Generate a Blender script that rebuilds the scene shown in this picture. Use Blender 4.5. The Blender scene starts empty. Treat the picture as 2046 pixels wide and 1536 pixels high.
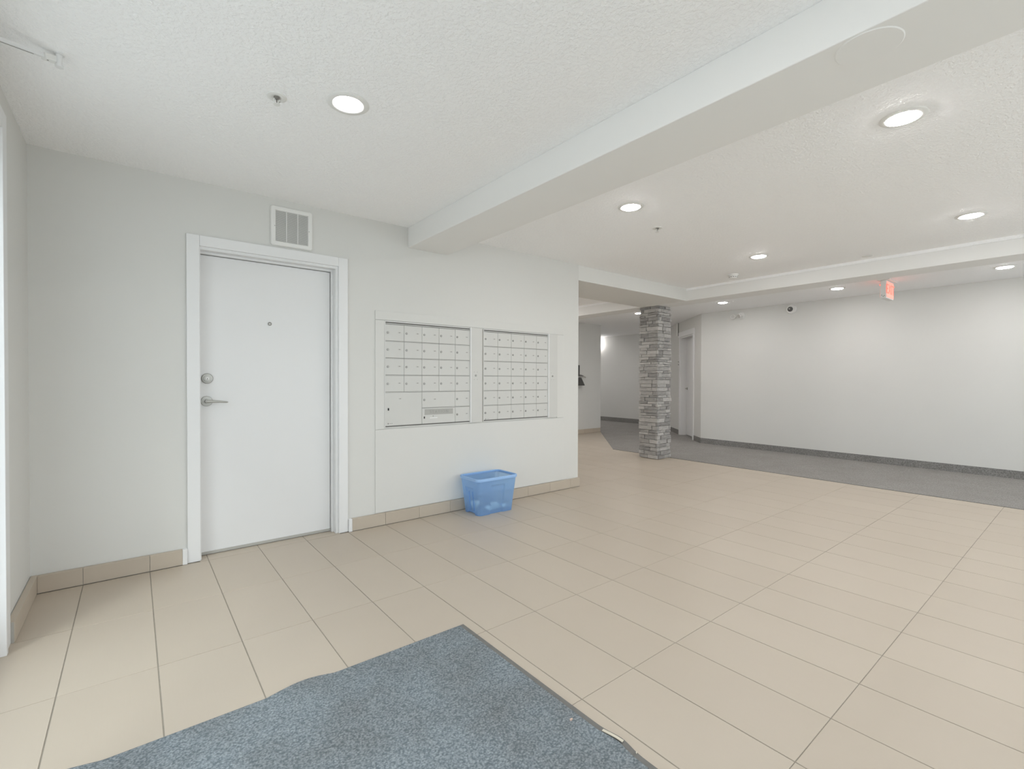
import bpy, bmesh, math, random
from mathutils import Vector, Matrix

random.seed(7)
sc = bpy.context.scene
col = sc.collection
PI = math.pi

# ------------------------------------------------------------------ camera
cam_d = bpy.data.cameras.new('camera')
cam = bpy.data.objects.new('camera', cam_d)
col.objects.link(cam)
cam_d.sensor_fit = 'HORIZONTAL'
cam_d.sensor_width = 36.0
cam_d.lens = 948.8 / 2046 * 36.0
cam_d.clip_start = 0.02
R_ = Vector((0.78170643, -0.623641, 0.00263962))
U_ = Vector((0.00437074, 0.00971088, 0.9999433))
F_ = Vector((0.62363127, 0.78165056, -0.01031683))
m = Matrix.Identity(4)
for i in range(3):
    m[i][0] = R_[i]; m[i][1] = U_[i]; m[i][2] = -F_[i]
m[0][3], m[1][3], m[2][3] = 0.0, 0.0, 1.185
cam.matrix_world = m
sc.camera = cam

# ------------------------------------------------------------------ light
world = bpy.data.worlds.new('daylight')
sc.world = world
world.use_nodes = True
bg = world.node_tree.nodes['Background']
bg.inputs['Color'].default_value = (0.89, 0.93, 1.0, 1)
bg.inputs['Strength'].default_value = 2.95

sun_d = bpy.data.lights.new('hazy_sun', 'SUN')
sun_d.energy = 1.0
sun_d.angle = math.radians(14)
sun_d.color = (1.0, 1.0, 1.0)
sun = bpy.data.objects.new('hazy_sun', sun_d)
col.objects.link(sun)
sun.rotation_euler = Vector((0.69, 0.72, -1.15)).to_track_quat('-Z', 'Y').to_euler()
sun.location = (-4, -4, 5)

# a sampling portal in the glazed entrance opening (guides sky light, emits nothing itself)
por_d = bpy.data.lights.new('entrance_portal', 'AREA')
por_d.shape = 'RECTANGLE'; por_d.size = 3.9; por_d.size_y = 2.2
por_d.cycles.is_portal = True
por = bpy.data.objects.new('entrance_portal', por_d)
col.objects.link(por)
por.location = (-0.60, 1.08, 1.13)
por.rotation_euler = Vector((1, 0, 0)).to_track_quat('-Z', 'Z').to_euler()

por2_d = bpy.data.lights.new('front_portal', 'AREA')
por2_d.shape = 'RECTANGLE'; por2_d.size = 7.6; por2_d.size_y = 2.1
por2_d.cycles.is_portal = True
por2 = bpy.data.objects.new('front_portal', por2_d)
col.objects.link(por2)
por2.location = (4.2, -1.80, 1.25)
por2.rotation_euler = Vector((0, 1, 0)).to_track_quat('-Z', 'Z').to_euler()

LAMP = 172.0
sc.view_settings.view_transform = 'Standard'
sc.view_settings.look = 'None'
sc.view_settings.gamma = 1.0
sc.view_settings.use_curve_mapping = False
sc.view_settings.exposure = -0.05
sc.cycles.max_bounces = 16
sc.cycles.diffuse_bounces = 10

# ------------------------------------------------------------------ helpers
def new_mat(name):
    mt = bpy.data.materials.new(name); mt.use_nodes = True
    nt = mt.node_tree
    return mt, nt, nt.nodes['Principled BSDF']

def N(nt, t, **kw):
    n = nt.nodes.new(t)
    for k, v in kw.items():
        if hasattr(n, k): setattr(n, k, v)
    return n

def pmat(name, color, rough=0.6, metal=0.0, spec=0.5, noise=0.0, nscale=8.0, bump=0.0, bscale=200.0, bdist=0.002, detail=2.0):
    mt, nt, b = new_mat(name)
    b.inputs['Base Color'].default_value = (*color, 1)
    b.inputs['Roughness'].default_value = rough
    b.inputs['Metallic'].default_value = metal
    b.inputs['Specular IOR Level'].default_value = spec
    tc = N(nt, 'ShaderNodeTexCoord')
    if noise > 0:
        nz = N(nt, 'ShaderNodeTexNoise'); nz.inputs['Scale'].default_value = nscale; nz.inputs['Detail'].default_value = 4
        nt.links.new(tc.outputs['Object'], nz.inputs['Vector'])
        mx = N(nt, 'ShaderNodeMix', data_type='RGBA')
        nt.links.new(nz.outputs['Fac'], mx.inputs['Factor'])
        mx.inputs['A'].default_value = (*[c * (1 - noise) for c in color], 1)
        mx.inputs['B'].default_value = (*[min(1, c * (1 + noise)) for c in color], 1)
        nt.links.new(mx.outputs['Result'], b.inputs['Base Color'])
    if bump > 0:
        nb = N(nt, 'ShaderNodeTexNoise'); nb.inputs['Scale'].default_value = bscale; nb.inputs['Detail'].default_value = detail
        nt.links.new(tc.outputs['Object'], nb.inputs['Vector'])
        bp = N(nt, 'ShaderNodeBump'); bp.inputs['Strength'].default_value = bump; bp.inputs['Distance'].default_value = bdist
        nt.links.new(nb.outputs['Fac'], bp.inputs['Height'])
        nt.links.new(bp.outputs['Normal'], b.inputs['Normal'])
    return mt

def emat(name, color, strength):
    mt, nt, b = new_mat(name)
    b.inputs['Base Color'].default_value = (*color, 1)
    b.inputs['Emission Color'].default_value = (*color, 1)
    b.inputs['Emission Strength'].default_value = strength
    return mt

def box(bm, x0, x1, y0, y1, z0, z1):
    v = [bm.verts.new((x, y, z)) for z in (z0, z1) for y in (y0, y1) for x in (x0, x1)]
    for f in ((0, 2, 3, 1), (4, 5, 7, 6), (0, 1, 5, 4), (2, 6, 7, 3), (0, 4, 6, 2), (1, 3, 7, 5)):
        bm.faces.new([v[i] for i in f])
    return v

def lathe(bm, prof, seg=40, axis='Z', origin=(0, 0, 0), flip=1):
    """prof: list of (r, h); spun about the axis; h runs along the axis."""
    rings = []
    o = Vector(origin)
    for r, h in prof:
        ring = []
        for k in range(seg):
            a = 2 * PI * k / seg
            c, s = math.cos(a) * r, math.sin(a) * r
            p = {'Z': (c, s, h), 'Y': (c, h, s), 'X': (h, c, s)}[axis]
            ring.append(bm.verts.new(o + Vector(p)))
        rings.append(ring)
    for a, b in zip(rings, rings[1:]):
        for k in range(seg):
            bm.faces.new((a[k], a[(k + 1) % seg], b[(k + 1) % seg], b[k]))
    if prof[0][0] > 1e-6: bm.faces.new(rings[0])
    if prof[-1][0] > 1e-6: bm.faces.new(rings[-1])

def tube(bm, pts, r, seg=12):
    pts = [Vector(p) for p in pts]
    rings = []
    for i, p in enumerate(pts):
        d = (pts[min(i + 1, len(pts) - 1)] - pts[max(i - 1, 0)]).normalized()
        up = Vector((0, 0, 1)) if abs(d.z) < 0.9 else Vector((1, 0, 0))
        a = d.cross(up).normalized(); b = d.cross(a).normalized()
        rr = r[i] if isinstance(r, (list, tuple)) else r
        rings.append([bm.verts.new(p + a * math.cos(2 * PI * k / seg) * rr + b * math.sin(2 * PI * k / seg) * rr) for k in range(seg)])
    for x, y in zip(rings, rings[1:]):
        for k in range(seg):
            bm.faces.new((x[k], x[(k + 1) % seg], y[(k + 1) % seg], y[k]))
    bm.faces.new(rings[0]); bm.faces.new(rings[-1])

def finish(bm, name, bevel=0.0, bseg=2, smooth=False):
    bmesh.ops.recalc_face_normals(bm, faces=bm.faces[:])
    if bevel > 0:
        es = [e for e in bm.edges if len(e.link_faces) == 2 and e.calc_face_angle(0) > 0.6]
        bmesh.ops.bevel(bm, geom=es, offset=bevel, segments=bseg, profile=0.5, affect='EDGES', clamp_overlap=True)
    me = bpy.data.meshes.new(name)
    bm.to_mesh(me); bm.free()
    if smooth:
        me.polygons.foreach_set('use_smooth', [True] * len(me.polygons))
        try: me.set_sharp_from_angle(angle=math.radians(40))
        except Exception: pass
    return me

def obj(name, me, mat, parent=None, loc=(0, 0, 0), rot=None):
    o = bpy.data.objects.new(name, me)
    col.objects.link(o)
    if mat and not me.materials: me.materials.append(mat)
    if parent: o.parent = parent
    o.location = loc
    if rot: o.rotation_euler = rot
    return o

def mk(name, bm, mat, parent=None, loc=(0, 0, 0), bevel=0.0, smooth=False, rot=None, bseg=2):
    return obj(name, finish(bm, name, bevel, bseg, smooth), mat, parent, loc, rot)

def bx(name, dims, mat, parent=None, loc=(0, 0, 0), bevel=0.0, rot=None):
    bm = bmesh.new(); box(bm, *dims)
    return mk(name, bm, mat, parent, loc, bevel, False, rot)

def thing(name, label, cat, loc=(0, 0, 0), rotz=0.0, group=None):
    o = bpy.data.objects.new(name, None); col.objects.link(o)
    o.empty_display_size = 0.05
    o.location = loc; o.rotation_euler = (0, 0, rotz)
    o['label'] = label; o['category'] = cat
    if group: o['group'] = group
    return o

def tag(o, label, cat, group=None):
    o['label'] = label; o['category'] = cat
    if group: o['group'] = group
    return o

def struct(o, label=None):
    o['kind'] = 'structure'
    if label: o['label'] = label
    return o

def sempty(name, loc=(0, 0, 0), label=None):
    o = bpy.data.objects.new(name, None); col.objects.link(o); o.location = loc
    return struct(o, label)

def clip_poly(poly, x0, x1, y0, y1):
    def cut(ps, inside, inter):
        out = []
        for i, p in enumerate(ps):
            q = ps[(i + 1) % len(ps)]
            if inside(p):
                out.append(p)
                if not inside(q): out.append(inter(p, q))
            elif inside(q): out.append(inter(p, q))
        return out
    def ix(c): return lambda p, q: (c, p[1] + (q[1] - p[1]) * (c - p[0]) / (q[0] - p[0]))
    def iy(c): return lambda p, q: (p[0] + (q[0] - p[0]) * (c - p[1]) / (q[1] - p[1]), c)
    for ins, it in ((lambda p: p[0] >= x0 - 1e-9, ix(x0)), (lambda p: p[0] <= x1 + 1e-9, ix(x1)),
                    (lambda p: p[1] >= y0 - 1e-9, iy(y0)), (lambda p: p[1] <= y1 + 1e-9, iy(y1))):
        if not poly: return []
        poly = cut(poly, ins, it)
    out = []
    for p in poly:
        if not out or (abs(p[0] - out[-1][0]) + abs(p[1] - out[-1][1])) > 1e-5: out.append(p)
    if len(out) > 1 and (abs(out[0][0] - out[-1][0]) + abs(out[0][1] - out[-1][1])) < 1e-5: out.pop()
    return out

def area(ps):
    return 0.5 * sum(p[0] * q[1] - q[0] * p[1] for p, q in zip(ps, ps[1:] + ps[:1]))

def prism(bm, ps, z0, z1):
    if area(ps) < 0: ps = ps[::-1]
    a = [bm.verts.new((x, y, z0)) for x, y in ps]; b = [bm.verts.new((x, y, z1)) for x, y in ps]
    bm.faces.new(a[::-1]); bm.faces.new(b)
    for i in range(len(ps)):
        j = (i + 1) % len(ps)
        bm.faces.new((a[i], a[j], b[j], b[i]))

def text_mesh(s, size, depth=0.0, spacing=1.0):
    cu = bpy.data.curves.new('lettering', 'FONT')
    cu.body = s; cu.size = size; cu.extrude = depth; cu.align_x = 'CENTER'; cu.align_y = 'CENTER'
    cu.space_character = spacing
    tmp = bpy.data.objects.new('lettering_tmp', cu); col.objects.link(tmp)
    dg = bpy.context.evaluated_depsgraph_get()
    me = bpy.data.meshes.new_from_object(tmp.evaluated_get(dg))
    bpy.data.objects.remove(tmp); bpy.data.curves.remove(cu)
    return me

# ------------------------------------------------------------------ dimensions (metres)
YW = 3.685      # mailbox wall plane
XL = -0.448     # entrance wall plane
XE = 3.885      # end of the mailbox wall
HC = 2.462      # lobby ceiling
HB = 2.293      # underside of the dropped beams
HK = 2.432      # corridor ceiling
XR = 8.34       # long wall beyond the carpet
YB = -1.6       # wall behind the camera
XCARPET = 6.40

# ------------------------------------------------------------------ materials
def wall_material():
    mt, nt, b = new_mat('painted_wall')
    tc = N(nt, 'ShaderNodeTexCoord')
    nz = N(nt, 'ShaderNodeTexNoise'); nz.inputs['Scale'].default_value = 1.3; nz.inputs['Detail'].default_value = 3
    nt.links.new(tc.outputs['Object'], nz.inputs['Vector'])
    mx = N(nt, 'ShaderNodeMix', data_type='RGBA')
    mx.inputs['A'].default_value = (0.655, 0.65, 0.625, 1)
    mx.inputs['B'].default_value = (0.69, 0.685, 0.66, 1)
    nt.links.new(nz.outputs['Fac'], mx.inputs['Factor'])
    nt.links.new(mx.outputs['Result'], b.inputs['Base Color'])
    b.inputs['Roughness'].default_value = 0.62
    b.inputs['Specular IOR Level'].default_value = 0.3
    nb = N(nt, 'ShaderNodeTexNoise'); nb.inputs['Scale'].default_value = 260; nb.inputs['Detail'].default_value = 2
    nt.links.new(tc.outputs['Object'], nb.inputs['Vector'])
    bp = N(nt, 'ShaderNodeBump'); bp.inputs['Strength'].default_value = 0.08; bp.inputs['Distance'].default_value = 0.001
    nt.links.new(nb.outputs['Fac'], bp.inputs['Height']); nt.links.new(bp.outputs['Normal'], b.inputs['Normal'])
    return mt

def ceiling_material():
    mt, nt, b = new_mat('knockdown_ceiling')
    b.inputs['Base Color'].default_value = (0.95, 0.95, 0.955, 1)
    b.inputs['Roughness'].default_value = 0.75
    b.inputs['Specular IOR Level'].default_value = 0.25
    tc = N(nt, 'ShaderNodeTexCoord')
    n1 = N(nt, 'ShaderNodeTexNoise'); n1.inputs['Scale'].default_value = 62; n1.inputs['Detail'].default_value = 3; n1.inputs['Roughness'].default_value = 0.55
    nt.links.new(tc.outputs['Object'], n1.inputs['Vector'])
    rp = N(nt, 'ShaderNodeValToRGB')
    rp.color_ramp.elements[0].position = 0.42; rp.color_ramp.elements[1].position = 0.60
    nt.links.new(n1.outputs['Fac'], rp.inputs['Fac'])
    bp = N(nt, 'ShaderNodeBump'); bp.inputs['Strength'].default_value = 0.40; bp.inputs['Distance'].default_value = 0.006
    nt.links.new(rp.outputs['Color'], bp.inputs['Height']); nt.links.new(bp.outputs['Normal'], b.inputs['Normal'])
    return mt

def tile_material():
    mt, nt, b = new_mat('beige_porcelain_tile')
    tc = N(nt, 'ShaderNodeTexCoord'); geo = N(nt, 'ShaderNodeNewGeometry')
    mp = N(nt, 'ShaderNodeMapping'); mp.inputs['Scale'].default_value = (520, 6, 30)
    nt.links.new(geo.outputs['Position'], mp.inputs['Vector'])
    n1 = N(nt, 'ShaderNodeTexNoise'); n1.inputs['Scale'].default_value = 1.0; n1.inputs['Detail'].default_value = 2
    nt.links.new(mp.outputs['Vector'], n1.inputs['Vector'])
    n2 = N(nt, 'ShaderNodeTexNoise'); n2.inputs['Scale'].default_value = 5; n2.inputs['Detail'].default_value = 4
    nt.links.new(geo.outputs['Position'], n2.inputs['Vector'])
    oi = N(nt, 'ShaderNodeObjectInfo')
    ad = N(nt, 'ShaderNodeMath', operation='MULTIPLY'); ad.inputs[1].default_value = 0.30
    nt.links.new(n1.outputs['Fac'], ad.inputs[0])
    ad2 = N(nt, 'ShaderNodeMath', operation='MULTIPLY_ADD'); ad2.inputs[1].default_value = 0.35
    nt.links.new(n2.outputs['Fac'], ad2.inputs[0]); nt.links.new(ad.outputs[0], ad2.inputs[2])
    ad3 = N(nt, 'ShaderNodeMath', operation='MULTIPLY_ADD'); ad3.inputs[1].default_value = 0.35
    nt.links.new(oi.outputs['Random'], ad3.inputs[0]); nt.links.new(ad2.outputs[0], ad3.inputs[2])
    mx = N(nt, 'ShaderNodeMix', data_type='RGBA')
    nt.links.new(ad3.outputs[0], mx.inputs['Factor'])
    mx.inputs['A'].default_value = (0.462, 0.398, 0.325, 1)
    mx.inputs['B'].default_value = (0.515, 0.450, 0.372, 1)
    nt.links.new(mx.outputs['Result'], b.inputs['Base Color'])
    b.inputs['Roughness'].default_value = 0.42
    b.inputs['Specular IOR Level'].default_value = 0.42
    return mt

def carpet_material(name, dark, light, scale, bump):
    mt, nt, b = new_mat(name)
    tc = N(nt, 'ShaderNodeTexCoord')
    n1 = N(nt, 'ShaderNodeTexNoise'); n1.inputs['Scale'].default_value = scale; n1.inputs['Detail'].default_value = 3
    n1.inputs['Roughness'].default_value = 0.7
    nt.links.new(tc.outputs['Object'], n1.inputs['Vector'])
    rp = N(nt, 'ShaderNodeValToRGB')
    rp.color_ramp.elements[0].position = 0.36; rp.color_ramp.elements[0].color = (*dark, 1)
    rp.color_ramp.elements[1].position = 0.66; rp.color_ramp.elements[1].color = (*light, 1)
    nt.links.new(n1.outputs['Fac'], rp.inputs['Fac'])
    n2 = N(nt, 'ShaderNodeTexNoise'); n2.inputs['Scale'].default_value = 3; n2.inputs['Detail'].default_value = 4
    nt.links.new(tc.outputs['Object'], n2.inputs['Vector'])
    m2 = N(nt, 'ShaderNodeMix', data_type='RGBA', blend_type='MULTIPLY'); m2.inputs['Factor'].default_value = 0.35
    nt.links.new(rp.outputs['Color'], m2.inputs['A'])
    r2 = N(nt, 'ShaderNodeValToRGB'); r2.color_ramp.elements[0].position = 0.3; r2.color_ramp.elements[0].color = (0.72, 0.70, 0.68, 1)
    r2.color_ramp.elements[1].position = 0.7
    nt.links.new(n2.outputs['Fac'], r2.inputs['Fac']); nt.links.new(r2.outputs['Color'], m2.inputs['B'])
    nt.links.new(m2.outputs['Result'], b.inputs['Base Color'])
    b.inputs['Roughness'].default_value = 0.95; b.inputs['Specular IOR Level'].default_value = 0.1
    bp = N(nt, 'ShaderNodeBump'); bp.inputs['Strength'].default_value = bump; bp.inputs['Distance'].default_value = 0.004
    nt.links.new(n1.outputs['Fac'], bp.inputs['Height']); nt.links.new(bp.outputs['Normal'], b.inputs['Normal'])
    return mt

def mat_pile_material():
    mt, nt, b = new_mat('blue_grey_mat_pile')
    tc = N(nt, 'ShaderNodeTexCoord')
    mp = N(nt, 'ShaderNodeMapping'); mp.inputs['Scale'].default_value = (112, 142, 112); mp.inputs['Rotation'].default_value = (0, 0, 0.5)
    nt.links.new(tc.outputs['Object'], mp.inputs['Vector'])
    vo = N(nt, 'ShaderNodeTexVoronoi'); vo.inputs['Scale'].default_value = 1.0
    nt.links.new(mp.outputs['Vector'], vo.inputs['Vector'])
    n1 = N(nt, 'ShaderNodeTexNoise'); n1.inputs['Scale'].default_value = 170; n1.inputs['Detail'].default_value = 3
    nt.links.new(tc.outputs['Object'], n1.inputs['Vector'])
    am = N(nt, 'ShaderNodeMath', operation='MULTIPLY_ADD'); am.inputs[1].default_value = -0.45
    nt.links.new(vo.outputs['Distance'], am.inputs[0]); nt.links.new(n1.outputs['Fac'], am.inputs[2])
    rp = N(nt, 'ShaderNodeValToRGB')
    rp.color_ramp.elements[0].position = 0.08; rp.color_ramp.elements[0].color = (0.145, 0.168, 0.188, 1)
    rp.color_ramp.elements[1].position = 0.56; rp.color_ramp.elements[1].color = (0.345, 0.375, 0.40, 1)
    nt.links.new(am.outputs[0], rp.inputs['Fac'])
    n2 = N(nt, 'ShaderNodeTexNoise'); n2.inputs['Scale'].default_value = 4.5; n2.inputs['Detail'].default_value = 3
    nt.links.new(tc.outputs['Object'], n2.inputs['Vector'])
    r2 = N(nt, 'ShaderNodeValToRGB')
    r2.color_ramp.elements[0].position = 0.3; r2.color_ramp.elements[0].color = (0.80, 0.79, 0.76, 1)
    r2.color_ramp.elements[1].position = 0.65; r2.color_ramp.elements[1].color = (0.97, 1.0, 1.0, 1)
    nt.links.new(n2.outputs['Fac'], r2.inputs['Fac'])
    m2 = N(nt, 'ShaderNodeMix', data_type='RGBA', blend_type='MULTIPLY'); m2.inputs['Factor'].default_value = 1.0
    nt.links.new(rp.outputs['Color'], m2.inputs['A']); nt.links.new(r2.outputs['Color'], m2.inputs['B'])
    nt.links.new(m2.outputs['Result'], b.inputs['Base Color'])
    b.inputs['Roughness'].default_value = 0.95; b.inputs['Specular IOR Level'].default_value = 0.15
    bp = N(nt, 'ShaderNodeBump'); bp.inputs['Strength'].default_value = 0.9; bp.inputs['Distance'].default_value = 0.004
    nt.links.new(am.outputs[0], bp.inputs['Height']); nt.links.new(bp.outputs['Normal'], b.inputs['Normal'])
    return mt

def stone_material():
    mt, nt, b = new_mat('grey_ledgestone')
    tc = N(nt, 'ShaderNodeTexCoord'); oi = N(nt, 'ShaderNodeObjectInfo'); geo = N(nt, 'ShaderNodeNewGeometry')
    mp = N(nt, 'ShaderNodeMapping'); mp.inputs['Scale'].default_value = (16, 16, 75)
    nt.links.new(geo.outputs['Position'], mp.inputs['Vector'])
    n1 = N(nt, 'ShaderNodeTexNoise'); n1.inputs['Scale'].default_value = 1.0; n1.inputs['Detail'].default_value = 5
    nt.links.new(mp.outputs['Vector'], n1.inputs['Vector'])
    ad = N(nt, 'ShaderNodeMath', operation='MULTIPLY_ADD'); ad.inputs[1].default_value = 0.5
    nt.links.new(oi.outputs['Random'], ad.inputs[0]); 
    sb = N(nt, 'ShaderNodeMath', operation='MULTIPLY'); sb.inputs[1].default_value = 0.75
    nt.links.new(n1.outputs['Fac'], sb.inputs[0]); nt.links.new(sb.outputs[0], ad.inputs[2])
    rp = N(nt, 'ShaderNodeValToRGB')
    rp.color_ramp.elements[0].position = 0.25; rp.color_ramp.elements[0].color = (0.19, 0.184, 0.178, 1)
    rp.color_ramp.elements[1].position = 0.95; rp.color_ramp.elements[1].color = (0.52, 0.50, 0.48, 1)
    nt.links.new(ad.outputs[0], rp.inputs['Fac'])
    nt.links.new(rp.outputs['Color'], b.inputs['Base Color'])
    b.inputs['Roughness'].default_value = 0.85
    bp = N(nt, 'ShaderNodeBump'); bp.inputs['Strength'].default_value = 0.7; bp.inputs['Distance'].default_value = 0.01
    nt.links.new(n1.outputs['Fac'], bp.inputs['Height']); nt.links.new(bp.outputs['Normal'], b.inputs['Normal'])
    return mt

def thin_glass():
    mt, nt, b = new_mat('clear_glazing')
    out = nt.nodes['Material Output']
    tr = N(nt, 'ShaderNodeBsdfTransparent'); tr.inputs['Color'].default_value = (0.93, 0.96, 0.95, 1)
    gl = N(nt, 'ShaderNodeBsdfGlossy'); gl.inputs['Roughness'].default_value = 0.02
    mx = N(nt, 'ShaderNodeMixShader'); mx.inputs[0].default_value = 0.06
    nt.links.new(tr.outputs[0], mx.inputs[1]); nt.links.new(gl.outputs[0], mx.inputs[2])
    nt.links.new(mx.outputs[0], out.inputs['Surface'])
    return mt

def tote_material():
    mt, nt, b = new_mat('translucent_blue_plastic')
    out = nt.nodes['Material Output']
    b.inputs['Base Color'].default_value = (0.37, 0.55, 0.84, 1)
    b.inputs['Roughness'].default_value = 0.38
    tl = N(nt, 'ShaderNodeBsdfTranslucent'); tl.inputs['Color'].default_value = (0.50, 0.70, 0.92, 1)
    tr = N(nt, 'ShaderNodeBsdfTransparent'); tr.inputs['Color'].default_value = (0.62, 0.80, 0.97, 1)
    m1 = N(nt, 'ShaderNodeMixShader'); m1.inputs[0].default_value = 0.40
    nt.links.new(b.outputs[0], m1.inputs[1]); nt.links.new(tl.outputs[0], m1.inputs[2])
    m2 = N(nt, 'ShaderNodeMixShader'); m2.inputs[0].default_value = 0.44
    nt.links.new(m1.outputs[0], m2.inputs[1]); nt.links.new(tr.outputs[0], m2.inputs[2])
    nt.links.new(m2.outputs[0], out.inputs['Surface'])
    return mt

M = {}
M['wall'] = wall_material()
M['ceil'] = ceiling_material()
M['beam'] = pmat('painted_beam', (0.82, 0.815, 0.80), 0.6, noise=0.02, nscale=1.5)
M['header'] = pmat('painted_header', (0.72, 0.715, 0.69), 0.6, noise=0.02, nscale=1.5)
M['tile'] = tile_material()
M['grout'] = pmat('brown_grout', (0.30, 0.27, 0.225), 0.9, noise=0.15, nscale=40)
M['caulk'] = pmat('grey_caulk', (0.42, 0.41, 0.38), 0.7, noise=0.1)
M['trim'] = pmat('white_trim_paint', (0.775, 0.775, 0.775), 0.42, noise=0.01, nscale=3)
M['door'] = pmat('white_door_paint', (0.745, 0.745, 0.745), 0.40, noise=0.015, nscale=2)
M['carpet'] = carpet_material('grey_corridor_carpet', (0.215, 0.205, 0.195), (0.40, 0.385, 0.37), 130, 0.5)
M['cbase'] = carpet_material('grey_carpet_base', (0.165, 0.16, 0.152), (0.34, 0.33, 0.32), 95, 0.4)
M['pile'] = mat_pile_material()
M['rubber'] = pmat('dark_rubber_edge', (0.165, 0.160, 0.15), 0.7, noise=0.2, nscale=30)
M['nickel'] = pmat('satin_nickel', (0.46, 0.455, 0.43), 0.42, metal=0.7, noise=0.05, nscale=60)
M['dark'] = pmat('dark_void', (0.02, 0.02, 0.02), 0.6, noise=0.2)
M['mail'] = pmat('mailbox_grey_enamel', (0.60, 0.595, 0.57), 0.42, noise=0.02, nscale=6)
M['mailgap'] = pmat('mailbox_recess', (0.16, 0.155, 0.145), 0.7, noise=0.1)
M['alu'] = pmat('pale_aluminium', (0.70, 0.69, 0.67), 0.40, metal=0.2, noise=0.02, nscale=10)
M['tagm'] = pmat('number_tag', (0.52, 0.51, 0.485), 0.5, noise=0.03, nscale=40)
M['lockm'] = pmat('lock_cylinder', (0.33, 0.32, 0.30), 0.35, metal=0.6, noise=0.05, nscale=80)
M['ink'] = pmat('grey_print', (0.24, 0.235, 0.22), 0.7, noise=0.05)
M['sticker'] = pmat('pale_sticker', (0.66, 0.65, 0.63), 0.6, noise=0.03)
M['plastic'] = pmat('white_plastic', (0.78, 0.775, 0.755), 0.45, noise=0.015, nscale=10)
M['ventin'] = pmat('vent_interior', (0.40, 0.40, 0.375), 0.8, noise=0.2)
M['stone'] = stone_material()
M['mortar'] = pmat('pale_mortar', (0.60, 0.59, 0.57), 0.9, noise=0.25, nscale=30)
M['tote'] = tote_material()
M['rimblue'] = pmat('pale_blue_rim', (0.29, 0.47, 0.76), 0.38, noise=0.02)
M['paper'] = pmat('crumpled_paper', (0.90, 0.92, 0.87), 0.8, noise=0.08, nscale=20, bump=0.4, bscale=60, bdist=0.004)
M['lens'] = emat('downlight_lens', (1.0, 0.975, 0.965), LAMP)
M['red'] = emat('red_sign_light', (1.0, 0.20, 0.14), 0.9)
M['bulb'] = pmat('frosted_bulb', (0.85, 0.85, 0.83), 0.3, noise=0.01)
M['glass'] = thin_glass()
M['pave'] = pmat('concrete_paving', (0.70, 0.69, 0.67), 0.9, noise=0.10, nscale=6)
M['scrap'] = pmat('beige_scrap', (0.62, 0.57, 0.47), 0.8, noise=0.08)
M['pink'] = pmat('pink_scrap', (0.62, 0.47, 0.40), 0.8, noise=0.1)
M['chrome'] = pmat('chrome_bar', (0.75, 0.74, 0.72), 0.2, metal=0.9, noise=0.02)
M['blackp'] = pmat('black_plastic', (0.07, 0.068, 0.065), 0.45, noise=0.1)
M['domeg'] = pmat('smoked_dome', (0.10, 0.098, 0.095), 0.2, noise=0.05)

# ================================================================== SETTING
# ---- floor: grout bed with every tile a piece of its own
TX0, TSX = -0.2298, 0.3054
TY0, TSY = 3.650, 0.6113
floor_bm = bmesh.new()
prism(floor_bm, [(XL - 0.1, YB - 0.1), (XCARPET, YB - 0.1), (XCARPET, YW), (XL - 0.1, YW)], -0.06, -0.002)
prism(floor_bm, [(XE, YW), (XCARPET, YW), (XCARPET, 5.25), (8.33, 7.2), (XE, 7.2)], -0.06, -0.002)
box(floor_bm, 0.30, 1.27, YW, YW + 0.14, -0.06, -0.002)
floor = struct(mk('floor', floor_bm, M['grout']), 'pale beige rectangular floor tiles with thin grey grout')
RA = [(XL, YB), (XCARPET, YB), (XCARPET, TY0), (XL, TY0)]
RB = [(XE, TY0), (XCARPET, TY0), (XCARPET, 5.25), (8.33, 7.2), (XE, 7.2)]
RC = [(0.335, TY0), (1.235, TY0), (1.235, 3.80), (0.335, 3.80)]
GX, GY = 0.0022, 0.0014       # half joint widths
tb = bmesh.new()
box(tb, GX, TSX - GX, GY, TSY - GY, -0.012, 0.0)
full_tile = finish(tb, 'tile', bevel=0.0009, bseg=1)
full_tile.materials.append(M['tile'])
for i in range(-1, 29):
    for j in range(-7, 10):
        x0 = TX0 + TSX * i; y1 = TY0 - TSY * j; y0 = y1 - TSY; x1 = x0 + TSX
        regs = [RA] if j >= 0 else ([RB, RC] if j == -1 else [RB])
        for reg in regs:
            ps = clip_poly(list(reg), x0 + GX, x1 - GX, y0 + GY, y1 - GY)
            if len(ps) < 3 or abs(area(ps)) < 0.0009: continue
            if abs(abs(area(ps)) - (TSX - 2 * GX) * (TSY - 2 * GY)) < 1e-6:
                obj('tile', full_tile, None, floor, (x0, y0, random.uniform(-0.0003, 0.0003)))
            else:
                b_ = bmesh.new(); prism(b_, [(p[0] - x0, p[1] - y0) for p in ps], -0.012, 0.0)
                mk('tile', b_, M['tile'], floor, (x0, y0, random.uniform(-0.0003, 0.0003)))

# ---- carpet of the corridor
cb = bmesh.new()
prism(cb, [(XCARPET, YB), (XR, YB), (XR, 4.76), (10.7, 7.358), (10.7, 12.0), (8.33, 12.0), (8.33, 7.2), (XCARPET, 5.25)], -0.05, 0.003)
struct(mk('floor_carpet', cb, M['carpet']), 'dark grey low pile corridor carpet beyond the tiles')
bx_ = bx('light_leak_slab', (XL - 0.14, 11.0, YB - 0.14, 12.2, -0.30, -0.06), M['pave']); struct(bx_)  # unseen slab under the whole building, added to stop light leaking in
eb = bmesh.new()
box(eb, XCARPET - 0.006, XCARPET + 0.004, YB, 5.25, -0.01, 0.0045)
struct(mk('trim_1', eb, M['rubber']), 'thin dark edging between tile and carpet')

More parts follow.
